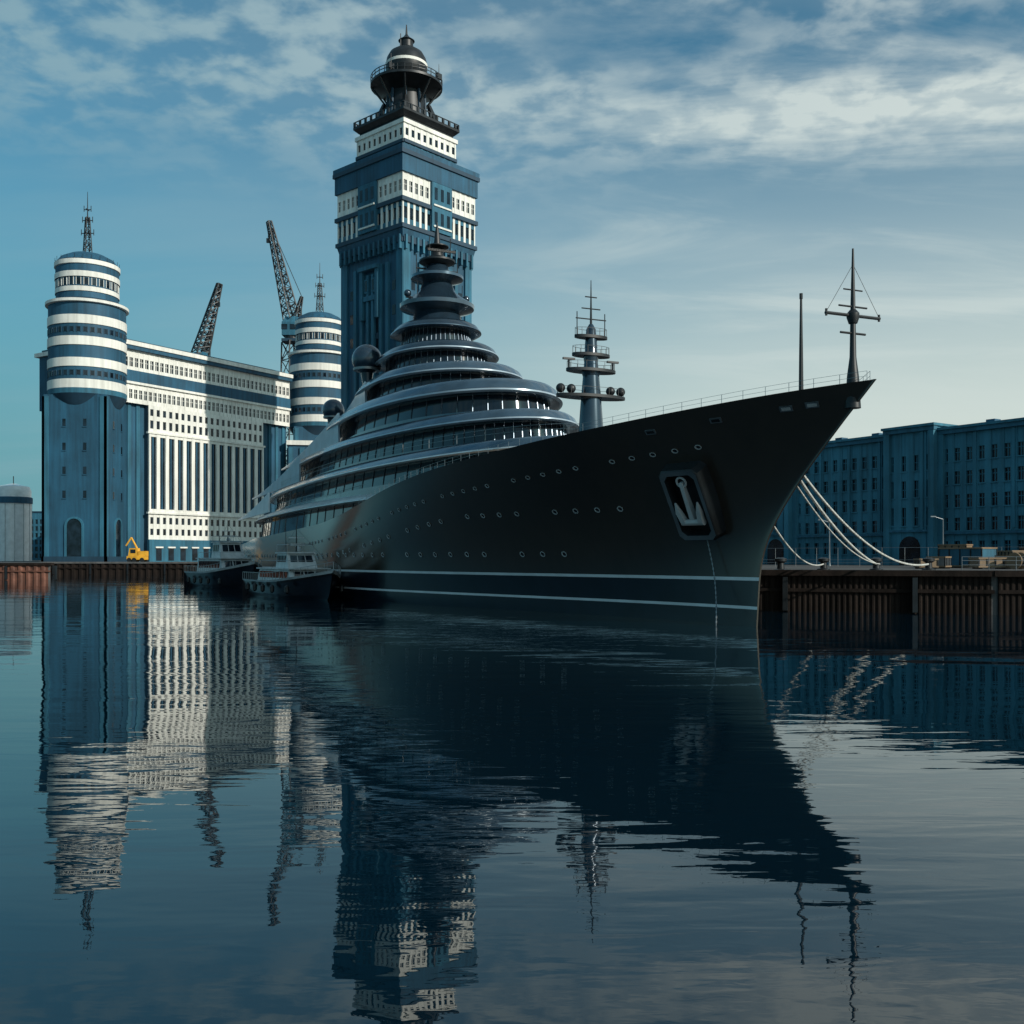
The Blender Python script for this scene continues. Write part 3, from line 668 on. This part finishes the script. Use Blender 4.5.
# ------------------------------------------------------------------ small boats
def boat(name, bow, head, Ln, B, H, cab):
    hx, hy = head; l = math.hypot(hx, hy); hx /= l; hy /= l
    b = MB(Matrix(((-hx, hy, 0, bow[0]), (-hy, -hx, 0, bow[1]), (0, 0, 1, 0), (0, 0, 0, 1))))
    N_ = 24
    def hw(f, g_): return B/2*(1-(1-min(f/.45, 1))**(2.2*(.7+.3*g_)))**(1.0+.5*(1-g_))*(1-.12*max(0, f-.6)/.4)
    def top(f): return H*(1-.40*min(1, f/.6)*(2-min(1, f/.6)))
    for sd in (1, -1):
        pts = []; fs = []; ms = []
        lv = [(-.5, 0), (0, .1), (.12, .3), (.25, .45), (.75, .8), (.90, .9), (1.0, 1.0)]
        for i in range(N_+1):
            f = i/N_
            for zf, g_ in lv:
                tp = top(f); z = zf*tp if zf > 0 else zf*1.0
                x = f*Ln + (1-g_)*1.8*(1-f)**3
                pts.append((x, sd*max(.03, hw(f, g_)*(.72+.28*g_)), z))
        k = len(lv)
        for i in range(N_):
            for j in range(k-1):
                q = (i*k+j, (i+1)*k+j, (i+1)*k+j+1, i*k+j+1); fs.append(q if sd > 0 else q[::-1]); ms.append('boot' if j < 5 else 'offwhite')
        b.add(pts, fs, ms)
    dk = []
    for i in range(N_+1):
        f = i/N_; w = max(.02, hw(f, 1)-.12); dk += [(f*Ln, w, top(f)-.35), (f*Ln, -w, top(f)-.35)]
    b.add(dk, [(2*i, 2*i+2, 2*i+3, 2*i+1) for i in range(N_)], 'teak')
    b.add([(Ln, B*.44, -.5), (Ln, -B*.44, -.5), (Ln, -B*.44, top(1)), (Ln, B*.44, top(1))], [(0, 1, 2, 3)], 'boot')
    z0 = top(.5)-.4
    def house(x0, x1, w, z0, z1, rk, m='offwhite'):
        b.loft([[(x0, -w, z0), (x1, -w, z0), (x1, w, z0), (x0, w, z0)], [(x0+rk, -w*.9, z1), (x1-rk*.3, -w*.9, z1), (x1-rk*.3, w*.9, z1), (x0+rk, w*.9, z1)]], m)
        zw0 = z0+(z1-z0)*.42; zw1 = z0+(z1-z0)*.86
        n_ = max(3, int((x1-x0)/1.1))
        for sd in (1, -1):
            for i in range(n_):
                xa = x0+rk+.2+i*(x1-x0-rk*1.6)/n_; b.box(xa, xa+(x1-x0-rk*1.6)/n_*.8, sd*w*.93-.08, sd*w*.93+.08, zw0, zw1, 'glass')
        for q in (-.53, 0, .53):
            b.loft([[(x0+rk*.42-.05, w*(q-.23), zw0), (x0+rk*.42-.05, w*(q+.23), zw0), (x0+rk*.86-.05, w*(q*.95+.22), zw1), (x0+rk*.86-.05, w*(q*.95-.22), zw1)], [(x0+rk*.42+.05, w*(q-.23), zw0), (x0+rk*.42+.05, w*(q+.23), zw0), (x0+rk*.86+.05, w*(q*.95+.22), zw1), (x0+rk*.86+.05, w*(q*.95-.22), zw1)]], 'glass')
        b.box(x0+rk*.6, x1+.2, -w, w, z1, z1+.14, m)
        rp = [(x0+rk, -w*.9, z1+.9), (x1, -w*.9, z1+.9), (x1, w*.9, z1+.9), (x0+rk, w*.9, z1+.9), (x0+rk, -w*.9, z1+.9)]
        b.tube(rp, .025, 'steel')
        for p in rp[:4]: b.cyl((p[0], p[1], z1), p, .025, 'steel')
    house(Ln*.28, Ln*.84, B*.34, z0, z0+cab*.5, 1.3)
    house(Ln*.42, Ln*.62, B*.24, z0+cab*.5+.14, z0+cab+.1, .8)
    mx_ = Ln*.52; zt = z0+cab+.2
    b.cyl((mx_, 0, zt), (mx_, 0, zt+2.6), .09, 'black', .04); b.cyl((mx_, -.8, zt+1.5), (mx_, .8, zt+1.5), .05, 'offwhite'); b.box(mx_-.5, mx_-.3, -.7, .7, zt+.7, zt+.9, 'offwhite')
    b.cyl((mx_+1.5, .6, zt), (mx_+1.7, .6, zt+3.2), .04, 'black', .02); b.sphere((mx_+1.2, -.6, zt+.35), .3, 'offwhite', 12, 8)
    b.cyl((mx_, 0, zt+2.5), (Ln*.05, 0, top(.05)+.7), .015, 'black', n=4); b.cyl((mx_, 0, zt+2.5), (Ln*.97, 0, top(1)+.7), .015, 'black', n=4)
    b.lathe(Ln*.14, 0, [(.35, z0), (.35, z0+.9), (.5, z0+1.0), (.5, z0+1.15)], 'steel', n=12)
    for q in (-.5, .5): b.cyl((Ln*.9, q, z0), (Ln*.9, q, z0+1.1), .1, 'black')
    prev = {}
    for i in range(0, 25):
        f = i/24
        for sd in (1, -1):
            w = sd*max(.02, hw(f, 1)-.05); p = Vector((f*Ln, w, top(f)))
            b.cyl(p, p+Vector((0, 0, .75)), .025, 'steel', n=5)
            if sd in prev: b.cyl(prev[sd]+Vector((0, 0, .75)), p+Vector((0, 0, .75)), .025, 'steel', n=5)
            prev[sd] = p
    for i in range(5):
        f = .25+i*.15
        for sd in (-1, 1): b.lathe(f*Ln, sd*(hw(f, 1)+.12), [(.05, .55), (.22, .7), (.24, 1.2), (.08, 1.4)], 'black', n=10)
    b.build(name, ang=35)
boat("motor_launch", (-16.6, 93), (.50, -.86), 21, 6.4, 2.9, 3.0)
boat("tugboat", (-33.4, 130), (.62, -.78), 17, 7.0, 3.6, 4.2)

# ------------------------------------------------------------------ water
wm = bpy.data.materials.new("harbour_water"); wm.use_nodes = True; nt = wm.node_tree; N = nt.nodes; Lk = nt.links
bs = N["Principled BSDF"]; bs.inputs["Base Color"].default_value = (0.0008, 0.009, 0.017, 1); bs.inputs["Roughness"].default_value = 0.0; bs.inputs["IOR"].default_value = 1.62
tc = N.new("ShaderNodeTexCoord")
def nz(scale, sx, sy, det, rotz=0, dist=.4):
    mp = N.new("ShaderNodeMapping"); mp.inputs["Scale"].default_value = (sx, sy, 1); mp.inputs["Rotation"].default_value = (0, 0, rotz)
    Lk.new(tc.outputs["Object"], mp.inputs["Vector"]); q = N.new("ShaderNodeTexNoise"); q.inputs["Scale"].default_value = scale; q.inputs["Detail"].default_value = det; q.inputs["Distortion"].default_value = dist
    Lk.new(mp.outputs[0], q.inputs["Vector"]); return q
def mth(op, a, b):
    m_ = N.new("ShaderNodeMath"); m_.operation = op
    for i, q in enumerate((a, b)):
        if isinstance(q, (int, float)): m_.inputs[i].default_value = q
        else: Lk.new(q, m_.inputs[i])
    return m_.outputs[0]
n1 = nz(.22, .6, 1.4, 1, .12); n2 = nz(.9, .4, 1.6, 2, -.08); n3 = nz(.035, 1, 1.6, 2); n4 = nz(4.0, .6, 1.4, 2, .2)
patch = N.new("ShaderNodeMapRange"); patch.interpolation_type = 'SMOOTHSTEP'; patch.inputs[1].default_value = .42; patch.inputs[2].default_value = .65; patch.inputs[3].default_value = .25; patch.inputs[4].default_value = 1.2
Lk.new(n3.outputs["Fac"], patch.inputs[0])
fine = mth('MULTIPLY', mth('ADD', mth('MULTIPLY', n2.outputs["Fac"], .016), mth('MULTIPLY', n4.outputs["Fac"], .0014)), patch.outputs[0])
hgt = mth('ADD', mth('MULTIPLY', n1.outputs["Fac"], .032), fine)
bp = N.new("ShaderNodeBump"); bp.inputs["Strength"].default_value = 1; bp.inputs["Distance"].default_value = 1.0
Lk.new(hgt, bp.inputs["Height"]); Lk.new(bp.outputs[0], bs.inputs["Normal"])
wme = bpy.data.meshes.new("water"); wme.from_pydata([(-4000, -500, 0), (4000, -500, 0), (4000, 4500, 0), (-4000, 4500, 0)], [], [(0, 1, 2, 3)]); wme.materials.append(wm)
wo = bpy.data.objects.new("water", wme); sc.collection.objects.link(wo)

# ------------------------------------------------------------------ sky
SUN_AZ = 127; SUN_EL = 27
w = bpy.data.worlds.new("World"); sc.world = w; w.use_nodes = True; nt = w.node_tree; N = nt.nodes; Lk = nt.links
bg = N["Background"]; bg.inputs["Strength"].default_value = 0.13
sky = N.new("ShaderNodeTexSky"); sky.sky_type = 'NISHITA'; sky.sun_disc = False; sky.sun_elevation = R(SUN_EL); sky.sun_rotation = R(SUN_AZ); sky.air_density = 1.0; sky.dust_density = 1.2; sky.ozone_density = 1.5
tc = N.new("ShaderNodeTexCoord"); sp = N.new("ShaderNodeSeparateXYZ"); Lk.new(tc.outputs["Generated"], sp.inputs[0])
zz = mth('MAXIMUM', sp.outputs[2], 0.0); zd = mth('ADD', zz, .12)
cb = N.new("ShaderNodeCombineXYZ"); Lk.new(mth('DIVIDE', sp.outputs[0], zd), cb.inputs[0]); Lk.new(mth('DIVIDE', sp.outputs[1], zd), cb.inputs[1])
def wn(scale, det, rough, sx=1, sy=1, rot=0, loc=(0, 0, 0), dist=0.0):
    mp = N.new("ShaderNodeMapping"); mp.inputs["Scale"].default_value = (sx, sy, 1); mp.inputs["Rotation"].default_value = (0, 0, rot); mp.inputs["Location"].default_value = loc
    Lk.new(cb.outputs[0], mp.inputs["Vector"]); q = N.new("ShaderNodeTexNoise"); q.inputs["Scale"].default_value = scale; q.inputs["Detail"].default_value = det; q.inputs["Roughness"].default_value = rough; q.inputs["Distortion"].default_value = dist
    Lk.new(mp.outputs[0], q.inputs["Vector"]); return q.outputs["Fac"]
def mr(x, a, b, c=0, d=1):
    q = N.new("ShaderNodeMapRange"); q.interpolation_type = 'SMOOTHSTEP'; q.inputs[1].default_value = a; q.inputs[2].default_value = b; q.inputs[3].default_value = c; q.inputs[4].default_value = d
    Lk.new(x, q.inputs[0]); return q.outputs[0]
def mixc(f, a, b, bt='MIX'):
    q = N.new("ShaderNodeMix"); q.data_type = 'RGBA'; q.blend_type = bt
    for i, v in ((0, f), (6, a), (7, b)):
        if isinstance(v, (int, float)): q.inputs[i].default_value = v
        elif isinstance(v, tuple): q.inputs[i].default_value = (*v, 1)
        else: Lk.new(v, q.inputs[i])
    return q.outputs[2]
puff = mr(wn(12, 5, .52, .9, 1.0, .28, dist=.15), .38, .64)
big = mr(wn(2.0, 4, .5, .7, 1.2, .2, (3.4, 1, 0)), .30, .56)
elev = mr(sp.outputs[2], .31, .42)
alto = mth('MULTIPLY', mth('MULTIPLY', mth('ADD', mth('MULTIPLY', puff, .8), .2), big), elev)
stre = mth('MULTIPLY', mth('MULTIPLY', mr(wn(1.5, 9, .62, .55, 1.6, -.5, (1, 5, 0), .6), .42, .68), mr(sp.outputs[2], .12, .24)), mr(sp.outputs[0], -.2, .3, .12, 1))
haze = mth('MULTIPLY', mth('MULTIPLY', mr(wn(.8, 5, .55, .5, 1.4, .3, (7, 2, 0), .4), .42, .8), .4), mr(sp.outputs[2], .28, .4, 1, .3))
cl = mth('MINIMUM', mth('ADD', mth('ADD', mth('MULTIPLY', alto, .74), mth('MULTIPLY', stre, .55)), haze), .9)
base = mixc(1.0, sky.outputs[0], (.27, .74, .78), 'MULTIPLY')
side = mr(sp.outputs[0], -.50, .40)
hz = mixc(side, (1.1, 2.6, 3.0), (5.3, 5.7, 5.2))
base2 = mixc(mth('MULTIPLY', mr(sp.outputs[2], .04, .47, 1, 0), .93), base, hz)
ccol = mixc(side, (2.1, 3.3, 3.7), (5.0, 5.6, 5.4))
fin = mixc(cl, base2, ccol)
Lk.new(fin, bg.inputs["Color"])

sd = bpy.data.lights.new("sun", 'SUN'); sd.energy = 3.8; sd.angle = R(.6); sd.color = (1, .93, .82)
so = bpy.data.objects.new("sun", sd); sc.collection.objects.link(so)
dv = Vector((math.sin(R(SUN_AZ))*math.cos(R(SUN_EL)), math.cos(R(SUN_AZ))*math.cos(R(SUN_EL)), math.sin(R(SUN_EL))))
so.rotation_euler = dv.to_track_quat('Z', 'Y').to_euler()

cam = bpy.data.cameras.new("camera"); cam.sensor_width = 36; cam.lens = 35.156; cam.shift_y = .045; cam.clip_end = 12000; cam.clip_start = .1
co = bpy.data.objects.new("camera", cam); sc.collection.objects.link(co); co.location = (0, 0, 4); co.rotation_euler = (R(90), 0, 0); sc.camera = co
sc.view_settings.view_transform = 'Standard'; sc.view_settings.look = 'None'; sc.view_settings.exposure = 0
